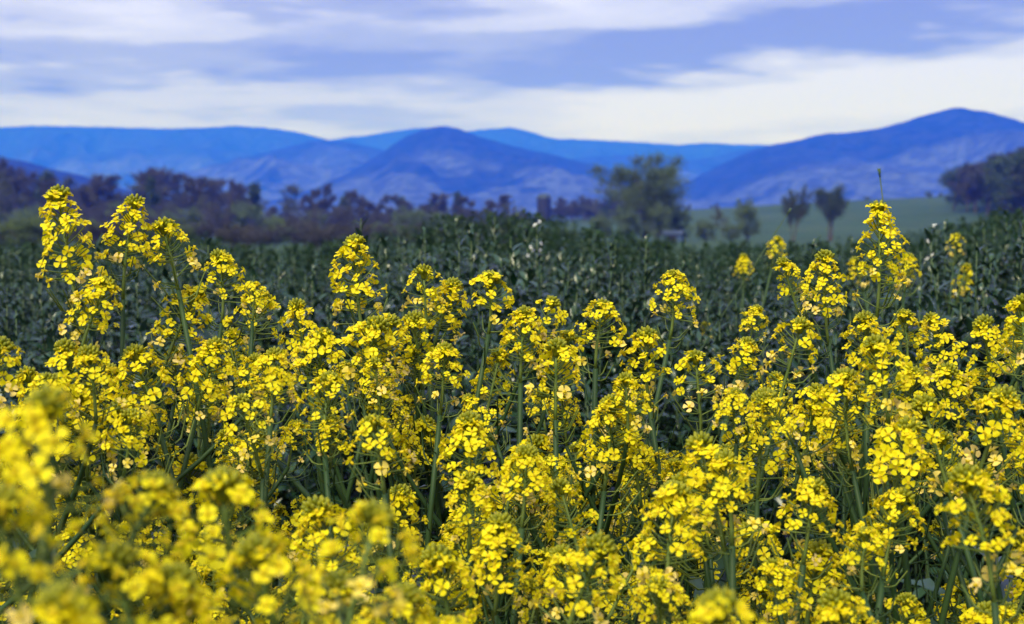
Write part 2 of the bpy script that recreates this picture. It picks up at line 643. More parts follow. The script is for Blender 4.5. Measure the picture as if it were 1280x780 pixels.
def grow_tree(seed, H=10.0, stems=1, crown_base=0.3, spread=0.32, levels=3, kids=6, upward=0.45, leaves=2000,
              leaf_size=0.16, twigs=600, twig_len=0.7, stem_r=0.02, clump=0.45, top_round=True, wobble=0.12, tilt=(0.12, 0.34)):
    """tapered trunk with limbs; foliage and twigs gathered in clumps round the outer limbs"""
    rng = random.Random(seed)
    wood, crown = MB(), MB()
    tips = []

    def limb(p, d, L, r, lev):
        n = 5 if lev == 0 else 4
        pts = [p.copy()]
        q, dd = p.copy(), d.copy()
        for i in range(n):
            dd = (dd + rand_unit(rng) * wobble * (1 + lev * 0.7) + UP * upward * 0.12 * lev).normalized()
            q = q + dd * (L / n)
            pts.append(q.copy())
        rads = [r * (1 - 0.78 * i / n) for i in range(n + 1)]
        wood.tube(pts, rads, 6 if lev == 0 else (4 if lev == 1 else 3), cap=False)
        if lev >= levels:
            for q_ in pts[1:]:
                tips.append((q_, dd))
            return
        k = kids if lev == 0 else max(3, kids - 2 * lev)
        for c in range(k):
            t0 = crown_base + (1 - crown_base) * (c + rng.random()) / k if lev == 0 else 0.3 + 0.7 * (c + rng.random()) / k
            fi = min(t0 * n, n - 0.01)
            i0 = int(fi)
            base = pts[i0].lerp(pts[i0 + 1], fi - i0)
            a = rng.uniform(0, 6.28)
            out_ = Vector((math.cos(a), math.sin(a), 0))
            ax = (pts[i0 + 1] - pts[i0]).normalized()
            out_ = (out_ - ax * out_.dot(ax)).normalized()
            cd = (ax * upward + out_ * (1.0 - 0.45 * upward)).normalized()
            f = (1.0 - 0.55 * abs(t0 - 0.45)) if top_round else (1.1 - 0.8 * t0)
            cl = (H * spread if lev == 0 else L * 0.55) * f * rng.uniform(0.7, 1.2)
            limb(base, cd, cl, rads[i0] * 0.5 + 0.004 * H * 0.3, lev + 1)
        if lev:
            for q_ in pts[2:]:
                tips.append((q_, dd))

    for s in range(stems):
        if stems == 1:
            d0 = (UP + rand_unit(rng) * 0.05).normalized()
            p0 = Vector((0, 0, -0.1))
            h = H * 0.86
        else:
            a = 6.28 * s / stems + rng.uniform(-.4, .4)
            d0 = (UP + Vector((math.cos(a), math.sin(a), 0)) * rng.uniform(*tilt)).normalized()
            p0 = Vector((math.cos(a) * 0.15, math.sin(a) * 0.15, -0.1))
            h = H * rng.uniform(0.66, 0.88)
        limb(p0, d0, h, H * stem_r, 0)
    nt = len(tips)
    wt = [0.5 + rng.random() * 1.0 for _ in tips]
    idx = rng.choices(range(nt), wt, k=leaves)
    for i in idx:
        p, d = tips[i]
        c = p + rand_unit(rng) * (rng.random() ** 0.6) * clump * H * 0.12 - d * rng.random() * 0.03 * H
        quad_leaf(crown, c, (rand_unit(rng) + UP * 0.5).normalized(), leaf_size * rng.uniform(0.6, 1.4), rng)
    idx = rng.choices(range(nt), wt, k=twigs)
    for i in idx:
        p, d = tips[i]
        a = p - d * rng.random() * twig_len * 0.6
        b = a + (d * 0.6 + rand_unit(rng) * 0.75 + UP * 0.25).normalized() * twig_len * rng.uniform(0.5, 1.3)
        twig_strip(crown, a, b, 0.012 * rng.uniform(0.7, 1.5) * H / 8, rng)
    return wood, crown


TREE = {}


def tree_kind(key, n, crown_mat, **kw):
    TREE[key] = []
    H = kw.get('H', 10.0)
    for i in range(n):
        w, c = grow_tree(hash(key) % 1 + sum(map(ord, key)) * 31 + i * 17, **kw)
        zs = float(np.percentile([p[2] for p in c.v], 96))
        TREE[key].append((w.mesh(key + ' trunk', M['bark']), c.mesh(key + ' crown', M[crown_mat]), zs))


tree_kind('bare', 5, 'twig', H=10, kids=10, crown_base=0.16, spread=0.34, levels=3, leaves=1300, leaf_size=0.09, twigs=6000, twig_len=0.8, upward=0.62, stem_r=0.014)
tree_kind('budding', 3, 'twig_green', H=10, kids=9, crown_base=0.15, spread=0.36, levels=3, leaves=1700, leaf_size=0.14, twigs=1500, twig_len=0.8, upward=0.5, stem_r=0.014)
tree_kind('dark', 3, 'leaf_dark', H=10, kids=10, crown_base=0.10, spread=0.27, levels=2, leaves=2800, leaf_size=0.17, twigs=300, upward=0.5, stem_r=0.016, clump=0.7, top_round=False)
tree_kind('brush', 4, 'twig', H=5, stems=5, kids=6, crown_base=0.1, spread=0.40, levels=2, leaves=1500, leaf_size=0.10, twigs=3000, twig_len=0.7, upward=0.6, stem_r=0.010)
tree_kind('green_brush', 3, 'leaf_olive', H=5, stems=5, kids=7, crown_base=0.05, spread=0.40, levels=2, leaves=2600, leaf_size=0.13, twigs=500, upward=0.5, stem_r=0.010, clump=0.9)
tree_kind('willow', 1, 'leaf_olive', H=10, stems=8, kids=8, crown_base=0.03, spread=0.46, levels=3, leaves=20000, leaf_size=0.080, twigs=6000, twig_len=0.7, upward=0.72, stem_r=0.009, clump=0.8, top_round=False, tilt=(0.04, 0.24))
tree_kind('vase', 2, 'leaf_dark', H=6, stems=4, kids=9, crown_base=0.34, spread=0.30, levels=3, leaves=7000, leaf_size=0.065, twigs=2600, twig_len=0.45, upward=0.85, stem_r=0.011, clump=0.9, tilt=(0.05, 0.15))
tree_kind('round', 4, 'leaf_brown', H=10, kids=10, crown_base=0.12, spread=0.36, levels=2, leaves=3300, leaf_size=0.19, twigs=500, twig_len=0.6, upward=0.45, stem_r=0.016, clump=0.95)
tree_kind('round_dark', 3, 'leaf_dark', H=10, kids=10, crown_base=0.12, spread=0.36, levels=2, leaves=3300, leaf_size=0.19, twigs=200, upward=0.45, stem_r=0.016, clump=0.95)


def place_tree(key, var, px, top_py, d, label, cat='tree', group=None, name=None, wide=1.0, sink=0.0):
    wm, cm, zs = TREE[key][var % len(TREE[key])]
    r = ray(px, HORIZON)
    x = r.x * d
    gz = ground_z(x, d)
    h = CAM_Z + (ray(px, top_py).z) * d - gz
    s = max(h, 1.0) / zs
    root = empty(name or 'tree', (x, d, gz - sink), random.uniform(0, 6.28))
    root.scale = (s * wide, s * wide, s)
    tag(root, label, cat, group)
    link('trunk', wm, root)
    link('crown', cm, root)
    return root


LANDMARKS = [(64, 'the tallest far-left flower'), (156, 'the second tall left flower'), (206, 'the third tall left flower'), (290, 'the slender lone flower'),
             (372, 'the flat-topped flower'), (428, 'the tall narrow flower'), (528, 'the two flat central heads'), (624, 'the central cone-shaped flower'),
             (746, 'the thick-stemmed flower'), (796, 'the small flower right of centre'), (856, 'the small round-headed flower'), (934, 'the olive-topped flower'),
             (1018, 'the dark-budded right flower'), (1111, 'the tallest right spike'), (1164, 'the olive-budded right flower'), (1226, 'the loose right-hand flower'), (1276, 'the right-edge flower')]


def landmark(px):
    x, nm = min(LANDMARKS, key=lambda q: abs(q[0] - px))
    side = 'straight behind' if abs(px - x) < 14 else ('behind and left of' if px < x else 'behind and right of')
    return side + ' ' + nm


rt_ = random.Random(41)
# far left row: leafless and budding trees behind the brush
LEFT_TOP_X = [-160, 0, 30, 60, 110, 150, 190, 220, 250, 290, 320, 360, 420, 460, 510, 540, 600, 660]
LEFT_TOP_Y = [225, 222, 221, 231, 230, 238, 230, 232, 226, 231, 246, 253, 250, 258, 254, 255, 260, 266]
SPECIAL_LEFT = [
    ('dark', 0, 190, 226, 205, 'dark green upright tree behind the three left-hand yellow flower heads', 0.9),
    ('bare', 0, 247, 224, 212, 'tallest bare grey tree with forked crown in the left tree line', 1.25),
    ('bare', 1, 292, 230, 215, 'spreading bare brown tree at the right end of the tall left trees', 1.3),
    ('budding', 0, 258, 246, 190, 'olive budding tree in front of the tallest bare tree', 0.95),
    ('budding', 1, 22, 220, 200, 'brown budding tree at the left edge before the dark hill', 1.1),
    ('bare', 2, 62, 226, 208, 'bare tree rising directly behind the tallest left yellow flower head', 1.0),
    ('bare', 3, 112, 228, 210, 'bare purple-brown tree between the first two tall left flower heads', 1.1),
    ('dark', 1, 424, 244, 260, 'small dark blue-green tree standing above the brush left of centre', 0.9),
    ('dark', 2, 512, 249, 270, 'left of two small dark trees below the central peak', 1.0),
    ('dark', 0, 541, 251, 272, 'right of two small dark trees below the central peak', 1.0),
    ('budding', 2, 395, 262, 205, 'olive green rounded tree amid brown brush left of the leafy shoot', 1.2),
]
for key, var, px, py, d, lab, wd in SPECIAL_LEFT:
    place_tree(key, var, px, py, d, lab, wide=wd, group='trees of the left tree line')
for i in range(74):
    px = -150 + 820 * (i + rt_.random()) / 74
    top = float(np.interp(px, LEFT_TOP_X, LEFT_TOP_Y)) + rt_.choice([-14, -9, 0, 6, 12]) + rt_.uniform(-4, 4)
    key = rt_.choices(['bare', 'budding', 'dark'], [6, 2.2, 0.5])[0]
    lab = {'bare': 'bare brown tree in the hazy left tree line', 'budding': 'budding olive-brown tree in the hazy left tree line',
           'dark': 'dark narrow tree among bare trees of left tree line'}[key]
    lab = {'bare': 'distant bare brown tree ', 'budding': 'distant budding olive-brown tree ', 'dark': 'distant dark narrow tree '}[key] + landmark(px)
    place_tree(key, rt_.randrange(5), px, top, rt_.uniform(215, 275), lab, wide=rt_.uniform(0.95, 1.5), group='trees of the left tree line')
for i in range(62):
    px = -130 + 830 * (i + rt_.random()) / 62
    top = float(np.interp(px, [-100, 0, 200, 300, 400, 520, 640, 700], [262, 262, 263, 262, 266, 268, 272, 282])) + rt_.uniform(-5, 12)
    key = rt_.choices(['brush', 'green_brush'], [5, 1.3])[0]
    lab = {'brush': 'bare purple-brown shrub in the thicket along the left tree line', 'green_brush': 'olive green shrub in the thicket along the left tree line'}[key]
    lab = {'brush': 'tall bare thicket shrub ', 'green_brush': 'tall olive thicket shrub '}[key] + landmark(px)
    place_tree(key, rt_.randrange(4), px, top, rt_.uniform(165, 205), lab, cat='shrub', name='shrub', wide=rt_.uniform(1.0, 1.5), group='shrubs of the left thicket')

for i in range(60):
    px = -120 + 830 * (i + rt_.random()) / 60
    d = rt_.uniform(70, 130)
    top = float(np.interp(px, [-100, 400, 560, 640, 720], [279, 281, 283, 287, 294])) + rt_.uniform(-5, 8)
    key = rt_.choices(['brush', 'green_brush'], [5, 2])[0]
    lab = {'brush': 'low brown shrub at the near foot of the left thicket', 'green_brush': 'low green shrub at the near foot of the left thicket'}[key]
    lab = {'brush': 'low brown far shrub ', 'green_brush': 'low green far shrub '}[key] + landmark(px)
    place_tree(key, rt_.randrange(4), px, top, d, lab, cat='shrub', name='shrub', wide=rt_.uniform(1.3, 2.2), group='low shrubs before the left thicket')

# middle: big feathery tree, pair of vase-shaped trees, bushes
place_tree('willow', 0, 806, 203, 150, 'big feathery olive tree standing in the pasture right of centre', wide=1.25)
place_tree('green_brush', 0, 752, 272, 152, 'olive bush at the left foot of the big feathery tree', 'bush', name='bush', wide=1.1)
place_tree('green_brush', 1, 848, 262, 156, 'olive bush at the right foot of the big feathery tree', 'bush', name='bush', wide=0.9)
place_tree('green_brush', 2, 785, 262, 146, 'olive bush before the trunk of the big feathery tree', 'bush', name='bush', wide=1.0)
place_tree('green_brush', 0, 822, 258, 147, 'taller olive bush right of the big tree trunk', 'bush', name='bush', wide=0.8)
place_tree('budding', 1, 903, 258, 150, 'thin olive tree between the big tree and the vase-shaped pair', wide=0.75)
place_tree('green_brush', 2, 934, 254, 152, 'rounded olive tree just left of the vase-shaped pair', 'tree', wide=0.75)
place_tree('green_brush', 1, 882, 278, 148, 'low dark bush right of the big feathery tree', 'bush', name='bush', wide=1.2)
place_tree('green_brush', 0, 915, 282, 147, 'low dark bush beneath the thin olive tree', 'bush', name='bush', wide=1.2)
place_tree('vase', 0, 991, 240, 150, 'slimmer left tree of the vase-shaped pair in the pasture', wide=0.85)
place_tree('vase', 1, 1038, 237, 148, 'fuller right tree of the vase-shaped pair in the pasture', wide=1.1)
for i in range(26):
    px = 694 + 84 * (i + rt_.random()) / 26
    d = ground_hit(px, 277, 200) + rt_.uniform(6, 30)
    key = rt_.choice(['bare', 'budding', 'brush', 'brush', 'round'])
    place_tree(key, rt_.randrange(4), px, rt_.uniform(249, 262), d, 'small hazy tree in the far row between the silo and the big feathery tree', wide=rt_.uniform(1.0, 1.5), group='far row right of the silo')
# far row behind the pasture's lower end
for i, (px, py, key, lab) in enumerate([
        (701, 248, 'bare', 'brown bare tree right beside the dark silo'), (716, 252, 'bare', 'second bare tree right of the dark silo'),
        (731, 246, 'budding', 'tallest small tree between silo and big feathery tree'), (745, 250, 'budding', 'third small budding tree from the silo'),
        (760, 243, 'dark', 'small dark tree close left of the big feathery tree'), (772, 252, 'bare', 'small bare tree half hidden by the big feathery tree'),
        (655, 262, 'bare', 'small bare tree left of the dark silo'), (860, 256, 'dark', 'small dark tree on pasture edge right of the big tree')]):
    d = ground_hit(px, 277 if px < 800 else 266, 200)
    place_tree(key, i, px, py, d, lab, wide=1.2)
for px, py, wd, lab in [(1083, 246, 1.6, 'low distant shrub on the pasture crest above the tall flower'), (1160, 240, 1.5, 'left of two small distant shrubs on the pasture crest'),
                        (1175, 242, 1.5, 'right of two small distant shrubs on the pasture crest'), (890, 259, 1.8, 'low distant shrub at the left of the pasture crest')]:
    place_tree('green_brush', int(px) % 3, px, py, 436, lab, cat='shrub', name='shrub', wide=wd)

# wood on the hill at the right edge
k = 0
for row in range(6):
    t_ = row / 5
    for i in range(11):
        px = 1188 + 150 * (i + rt_.uniform(0.1, 0.9)) / 11 + 3 * row
        base_py = float(np.interp(px, [1185, 1230, 1280, 1340], [262, 270, 284, 292]))
        edge_py = float(np.interp(px, [1185, 1230, 1280, 1340], [247, 238, 226, 213]))
        gy = base_py + (edge_py - base_py) * t_
        d = ground_hit(px, gy, 160, 445) + rt_.uniform(-4, 4)
        top_limit = float(np.interp(px, [1185, 1200, 1215, 1235, 1260, 1280, 1340], [222, 210, 205, 203, 196, 190, 178]))
        h = rt_.uniform(7.5, 10.5)
        r = ray(px, HORIZON)
        gz = ground_z(r.x * d, d)
        py_top = HORIZON - (gz + h - CAM_Z) / d * F
        py_top = max(py_top, top_limit + rt_.uniform(0, 5))
        if (gz - CAM_Z) / d * F > HORIZON - py_top - 14:
            continue
        key = rt_.choices(['round', 'round_dark', 'bare'], [5, 3, 1.0])[0]
        if px < 1198:
            key = 'round_dark'
        lab = {'round': 'brown-purple rounded tree in the wood at the right edge', 'round_dark': 'dark green rounded tree in the wood at the right edge',
               'bare': 'bare branching tree in the wood at the right edge'}[key]
        lab = lab.replace('in the wood', ('at the left end of', 'in the left half of', 'in the right half of', 'at the cut-off right end of')[min(3, int((px - 1188) / 30))] + ' the wood').replace('at the right edge', ('along its foot', 'half way up', 'on its skyline')[row // 2])
        place_tree(key, rt_.randrange(4), px, py_top, d, lab, wide=rt_.uniform(0.95, 1.35), group='trees of the wood on the right hill')

# ------------------------------------------------------------------ farm buildings, far away
def lathe(prof, n=20):
    mb = MB()
    vv = []
    for r, z in prof:
        for j in range(n):
            vv.append((r * math.cos(6.2832 * j / n), r * math.sin(6.2832 * j / n), z))
    ff = [(i * n + j, i * n + (j + 1) % n, (i + 1) * n + (j + 1) % n, (i + 1) * n + j) for i in range(len(prof) - 1) for j in range(n)]
    mb.add(vv, ff)
    return mb


def build_farm():
    d = ground_hit(680, 277, 200)
    x = ray(680, 290).x * d
    gz = ground_z(x, d)
    s = d / F
    root = empty('silo', (x, d, gz))
    tag(root, 'dark domed silo tower standing at the far left end of the pasture', 'silo')
    rad = 9.0 * s
    hw = 29 * s
    link('wall', lathe([(rad, -0.3), (rad, hw)]).mesh('silo wall', M['silo'], True), root)
    link('dome', lathe([(rad * 1.03, hw - 0.02), (rad * 1.03, hw + .06)] + [(rad * 1.0 * math.cos(a), hw + .06 + rad * 0.62 * math.sin(a)) for a in np.linspace(0.0, 1.5, 7)]).mesh('silo dome', M['dome'], True), root)
    for k_ in range(5):
        z = hw * (k_ + 0.7) / 5.4
        link('hoop', lathe([(rad * 1.0, z), (rad * 1.012, z), (rad * 1.012, z + .07), (rad * 1.0, z + .07)]).mesh('silo hoop', M['dome']), root)
    # small pale tank next to it
    x2 = ray(664, 290).x * d
    g2 = ground_z(x2, d - 3)
    tk = empty('storage_tank', (x2, d - 3, g2))
    tag(tk, 'small pale blue rounded tank left of the dark silo', 'tank')
    link('wall', lathe([(5.5 * s, -0.2), (5.5 * s, 4.5 * s)]).mesh('tank wall', M['roof_pale'], True), tk)
    link('dome', lathe([(5.7 * s, 4.5 * s)] + [(5.7 * s * math.cos(a), (4.6 + 4.6 * math.sin(a)) * s) for a in np.linspace(0, 1.5, 6)]).mesh('tank dome', M['roof_pale'], True), tk)
    # shed under the big tree
    d = 143.0
    s = d / F
    x = ray(842, 290).x * d
    sh = empty('shed', (x, d, ground_z(x, d)), R(-12))
    tag(sh, 'small blue shed with pale roof beneath the big feathery tree', 'shed')
    w, dp, h = 11 * s, 1.2, 0.72
    def box(x0, x1, y0, y1, z0, z1):
        b = MB()
        b.add([(x0, y0, z0), (x1, y0, z0), (x1, y1, z0), (x0, y1, z0), (x0, y0, z1), (x1, y0, z1), (x1, y1, z1), (x0, y1, z1)],
              [(0, 3, 2, 1), (4, 5, 6, 7), (0, 1, 5, 4), (1, 2, 6, 5), (2, 3, 7, 6), (3, 0, 4, 7)])
        return b
    link('wall', box(-w, w, -dp, dp, -0.2, h).mesh('shed wall', M['shed_wall']), sh)
    rf = MB()
    e = 0.15
    rf.add([(-w - e, -dp - e, h - .02), (w + e, -dp - e, h - .02), (w + e, 0, h + .38), (-w - e, 0, h + .38), (-w - e, dp + e, h - .02), (w + e, dp + e, h - .02),
            (-w - e, -dp - e, h + .05), (w + e, -dp - e, h + .05), (w + e, 0, h + .45), (-w - e, 0, h + .45), (-w - e, dp + e, h + .05), (w + e, dp + e, h + .05)],
           [(0, 1, 2, 3), (3, 2, 5, 4), (6, 9, 8, 7), (9, 10, 11, 8), (0, 6, 7, 1), (4, 5, 11, 10), (1, 7, 8, 2), (2, 8, 11, 5), (0, 3, 9, 6), (3, 4, 10, 9)])
    link('roof', rf.mesh('shed roof', M['roof_pale']), sh)
    link('door', box(-0.4, 0.4, -dp - .03, -dp + .02, -.1, 0.64).mesh('shed door', M['glass']), sh)


build_farm()

# ------------------------------------------------------------------ flower pieces (shared meshes)
def flower_mesh(name, seed, mats, cup=0.35, size=1.0, ragged=0.0):
    """four-petalled cross flower facing +Z, about 10 mm across"""
    rng = random.Random(seed)
    mb = MB()
    L, W = 0.0048 * size, 0.0025 * size
    prof = [(0.10, 0.16), (0.45, 0.55), (0.80, 1.0), (1.0, 0.62)]
    for k_ in range(4):
        a = k_ * math.pi / 2 + rng.uniform(-0.16, 0.16)
        ll = L * rng.uniform(0.88, 1.1)
        ww = W * rng.uniform(0.9, 1.1)
        cu = cup + rng.uniform(-0.25, 0.2) - ragged * rng.random()
        tw = rng.uniform(-0.35, 0.35) * (1 + 2 * ragged)
        vv = []
        for (r_, w_) in prof:
            x = r_ * ll
            z = cu * x * (1.2 - 0.75 * r_) + (0.0003 if r_ > 0.9 else 0) * rng.uniform(-1, 1)
            for s in (-1, 0, 1):
                y = s * ww * w_
                zz = z + (0.00035 if s else -0.0002) * w_ + y * tw * r_
                vv.append((x * math.cos(a) - y * math.sin(a), x * math.sin(a) + y * math.cos(a), zz))
        tip = ll * 1.07
        vv[-2] = (tip * math.cos(a), tip * math.sin(a), vv[-2][2])
        ff = []
        for i in range(3):
            for s in range(2):
                p = i * 3 + s
                ff.append((p, p + 3, p + 4, p + 1))
        mb.add(vv, ff, 0)
    # stamens and pistil
    for k_ in range(5):
        a = k_ * 1.2566
        r0 = 0.0007 if k_ else 0.0
        mb.tube([Vector((r0 * math.cos(a), r0 * math.sin(a), -0.0005)), Vector((1.5 * r0 * math.cos(a), 1.5 * r0 * math.sin(a), 0.0026))], [0.00035, 0.0005], 3, 1)
    # calyx
    mb.tube([Vector((0, 0, -0.0030)), Vector((0, 0, -0.0015)), Vector((0, 0, 0.0004))], [0.0005, 0.0012, 0.0009], 4, 1)
    return mb.mesh(name, mats, smooth=True)


FLOWERS = [flower_mesh('flower', i, [M['petal'], M['stamen']], cup=c) for i, c in enumerate((0.25, 0.55, 0.95, 0.0, 0.7))]
OLD_FLOWERS = [flower_mesh('fading flower', 50 + i, [M['petal_old'], M['stamen']], cup=c, size=0.92, ragged=0.8) for i, c in enumerate((0.9, 1.3, 0.5))]


def bud_mesh(name, seed, n=26, rad=0.0085):
    rng = random.Random(seed)
    mb = MB()
    for i in range(n):
        f = (i + 0.5) / n
        th = math.acos(1 - f * 1.15)
        a = i * 2.39996
        d = Vector((math.sin(th) * math.cos(a), math.sin(th) * math.sin(a), math.cos(th) * 0.8))
        c = d * rad * rng.uniform(0.85, 1.1)
        ax = (d + UP * 0.5).normalized()
        mb.tube([c - ax * 0.0030, c - ax * 0.0014, c + ax * 0.0010, c + ax * 0.0023], [0.0005, 0.0013, 0.0014, 0.0005], 5)
    mb.tube([Vector((0, 0, -rad * 0.9)), Vector((0, 0, rad * 0.45))], [0.0025, rad * 0.62], 6)
    return mb.mesh(name, M['bud'], smooth=True)


BUDS = [bud_mesh('bud cluster', i, n, r) for i, (n, r) in enumerate(((26, .0066), (30, .0074), (20, .0056)))]


def head_variant(seed, n_open, L, n_old, n_pod, open_band, gap=0.0):
    """layout of one raceme: stalk mesh, and transforms of its flowers"""
    rng = random.Random(seed)
    mb = MB()
    bend = Vector((rng.uniform(-.05, .05), rng.uniform(-.05, .05), 0))

    def axis(z):
        return Vector((bend.x * z * z / L * 3, bend.y * z * z / L * 3, z))
    mb.tube([axis(L * i / 5) for i in range(6)], [0.0016, 0.0015, 0.0014, 0.0013, 0.0012, 0.0010], 5)
    fl = []
    a0 = rng.uniform(0, 6.28)
    for i in range(n_open):
        f = (i + 0.5) / n_open
        z = L - 0.002 - open_band * f ** 0.9
        a = a0 + i * 2.39996 + rng.uniform(-.5, .5)
        if gap and math.cos(a - gap) > 0.35 and rng.random() < 0.6:
            continue
        elv = R(58 - 54 * f + rng.uniform(-10, 10))
        pl = 0.0080 + 0.0100 * min(1, f * 1.8) * rng.uniform(0.45, 1.25) + rng.uniform(-.001, .002)
        d = Vector((math.cos(a) * math.cos(elv), math.sin(a) * math.cos(elv), math.sin(elv)))
        p0 = axis(z)
        p1 = p0 + d * pl
        face = (d * 1.0 + UP * 0.35 + rand_unit(rng) * 0.45).normalized()
        mid = p0.lerp(p1, 0.5) - UP * 0.0008
        mb.tube([p0, mid, p1 - face * 0.001], [0.0006, 0.0005, 0.0006], 3, cap=False)
        q = face.to_track_quat('Z', 'Y') @ Quaternion((0, 0, 1), rng.uniform(0, 6.28))
        mt = Matrix.Translation(p1 + face * 0.002) @ q.to_matrix().to_4x4() @ Matrix.Scale(rng.uniform(0.70, 1.04), 4)
        fl.append((mt, 0, rng.randrange(5)))
    for i in range(n_old):
        z = L - open_band - 0.004 - rng.random() * 0.022
        a = rng.uniform(0, 6.28)
        elv = R(rng.uniform(5, 35))
        d = Vector((math.cos(a) * math.cos(elv), math.sin(a) * math.cos(elv), math.sin(elv)))
        p0 = axis(max(z, 0.002))
        p1 = p0 + d * rng.uniform(0.014, 0.022)
        mb.tube([p0, p1], [0.0006, 0.0006], 3, cap=False)
        face = (d + rand_unit(rng) * 0.5).normalized()
        q = face.to_track_quat('Z', 'Y')
        fl.append((Matrix.Translation(p1 + face * 0.002) @ q.to_matrix().to_4x4() @ Matrix.Scale(rng.uniform(.8, 1.1), 4), 1, rng.randrange(3)))
    for i in range(n_pod):
        z = (L - open_band - 0.012) * rng.random() - 0.02 * rng.random()
        a = rng.uniform(0, 6.28)
        d = Vector((math.cos(a), math.sin(a), 0.25))
        p0 = axis(z) if z > 0 else Vector((0, 0, z))
        ln = rng.uniform(0.016, 0.034)
        p1 = p0 + d.normalized() * ln * 0.5
        p2 = p1 + (d * 0.55 + UP * 0.75).normalized() * ln * 0.6
        mb.tube([p0, p0.lerp(p1, .6) - UP * .001, p1, p2], [0.0005, 0.0005, 0.0008, 0.0005], 3, cap=False)
    return dict(mesh=mb.mesh('flower head stalk', M['pedicel'], smooth=True), flowers=fl, top=axis(L), L=L)


HEADS = [
    head_variant(1, 37, 0.050, 4, 7, 0.026), head_variant(2, 42, 0.055, 3, 8, 0.030), head_variant(3, 32, 0.046, 5, 7, 0.022),
    head_variant(4, 44, 0.060, 5, 9, 0.034), head_variant(5, 38, 0.052, 4, 7, 0.028),
    head_variant(8, 31, 0.040, 2, 6, 0.018), head_variant(9, 52, 0.064, 6, 10, 0.040, 1.3), head_variant(10, 44, 0.052, 3, 7, 0.030, 4.0),
    head_variant(11, 18, 0.070, 8, 14, 0.020), head_variant(12, 52, 0.056, 3, 6, 0.036),
    head_variant(6, 60, 0.090, 7, 9, 0.056),      # tall loose spike
    head_variant(7, 52, 0.078, 6, 8, 0.044),
]


def leaf_mesh(name, mat, L, W, lobes=0, curl=0.25, seed=0, fold=0.25):
    rng = random.Random(seed)
    mb = MB()
    n = 7 if lobes else 5
    vv = []
    for i in range(n + 1):
        f = i / n
        w = W * (math.sin(math.pi * min(1, f * 0.93 + 0.06)) ** 0.8) * (1.15 - 0.35 * f)
        if lobes and i % 2:
            w *= 0.55
        x = L * f
        z = curl * L * (f * 0.9 - f * f * 1.3) + rng.uniform(-1, 1) * W * 0.08
        for s in (-1, 0, 1):
            vv.append((x, s * w, z + abs(s) * w * fold + rng.uniform(-.06, .06) * W))
    ff = []
    for i in range(n):
        for s in range(2):
            p = i * 3 + s
            ff.append((p, p + 3, p + 4, p + 1))
    mb.add(vv, ff)
    return mb.mesh(name, mat, smooth=True)


PLANT_LEAVES = [leaf_mesh('stem leaf', M['plant_leaf'], 0.075, 0.016, 1, 0.35, 1), leaf_mesh('stem leaf', M['plant_leaf'], 0.055, 0.013, 1, 0.2, 2),
                leaf_mesh('stem leaf', M['plant_leaf'], 0.095, 0.022, 1, 0.5, 3)]


def bez(p0, p1, p2, n):
    return [p0 * (1 - t) ** 2 + p1 * 2 * t * (1 - t) + p2 * t * t for t in [i / n for i in range(n + 1)]]


def frame(p, d, roll=0.0, s=1.0):
    q = d.to_track_quat('Z', 'Y') @ Quaternion((0, 0, 1), roll)
    return Matrix.Translation(p) @ q.to_matrix().to_4x4() @ Matrix.Scale(s, 4)


HEAD_PIX = []        # projected heads, to see where the bed is still thin


def add_head(root, p, d, var, s, rng):
    hv = HEADS[var]
    o = link('flower_head', hv['mesh'], root, mat=frame(p, d, rng.uniform(0, 6.28), s))
    link('bud_cluster', BUDS[rng.randrange(3)], o, mat=Matrix.Translation(hv['top'] + Vector((0, 0, 0.004))) @ Matrix.Rotation(rng.uniform(0, 6), 4, 'Z'))
    thin = rng.choice([0.0, 0.0, 0.06, 0.18])
    for mt, old, k_ in hv['flowers']:
        if rng.random() < thin:
            continue
        mt = mt @ Matrix.Rotation(rng.uniform(-.5, .5), 4, 'X') @ Matrix.Rotation(rng.uniform(0, 6), 4, 'Z') @ Matrix.Scale(rng.uniform(0.85, 1.15), 4)
        link('flower', (OLD_FLOWERS if old else FLOWERS)[k_], o, mat=mt)


def pods(mb, pts, count, rng):
    """thin curved seed pods standing off a stem"""
    m_ = len(pts) - 1
    for _ in range(count):
        f = rng.uniform(0.15, 0.98) * m_
        i0 = min(int(f), m_ - 1)
        p0 = pts[i0].lerp(pts[i0 + 1], f - i0)
        a = rng.uniform(0, 6.28)
        out_ = Vector((math.cos(a), math.sin(a), rng.uniform(-0.1, 0.35))).normalized()
        ln = rng.uniform(0.022, 0.046)
        p1 = p0 + out_ * ln * 0.35
        p2 = p1 + (out_ * 0.9 + UP * 0.35).normalized() * ln * 0.3
        p3 = p2 + (out_ * 0.35 + UP).normalized() * ln * 0.45
        mb.tube([p0, p1, p2, p3], [0.0006, 0.0006, 0.0009, 0.0005], 3, cap=False)


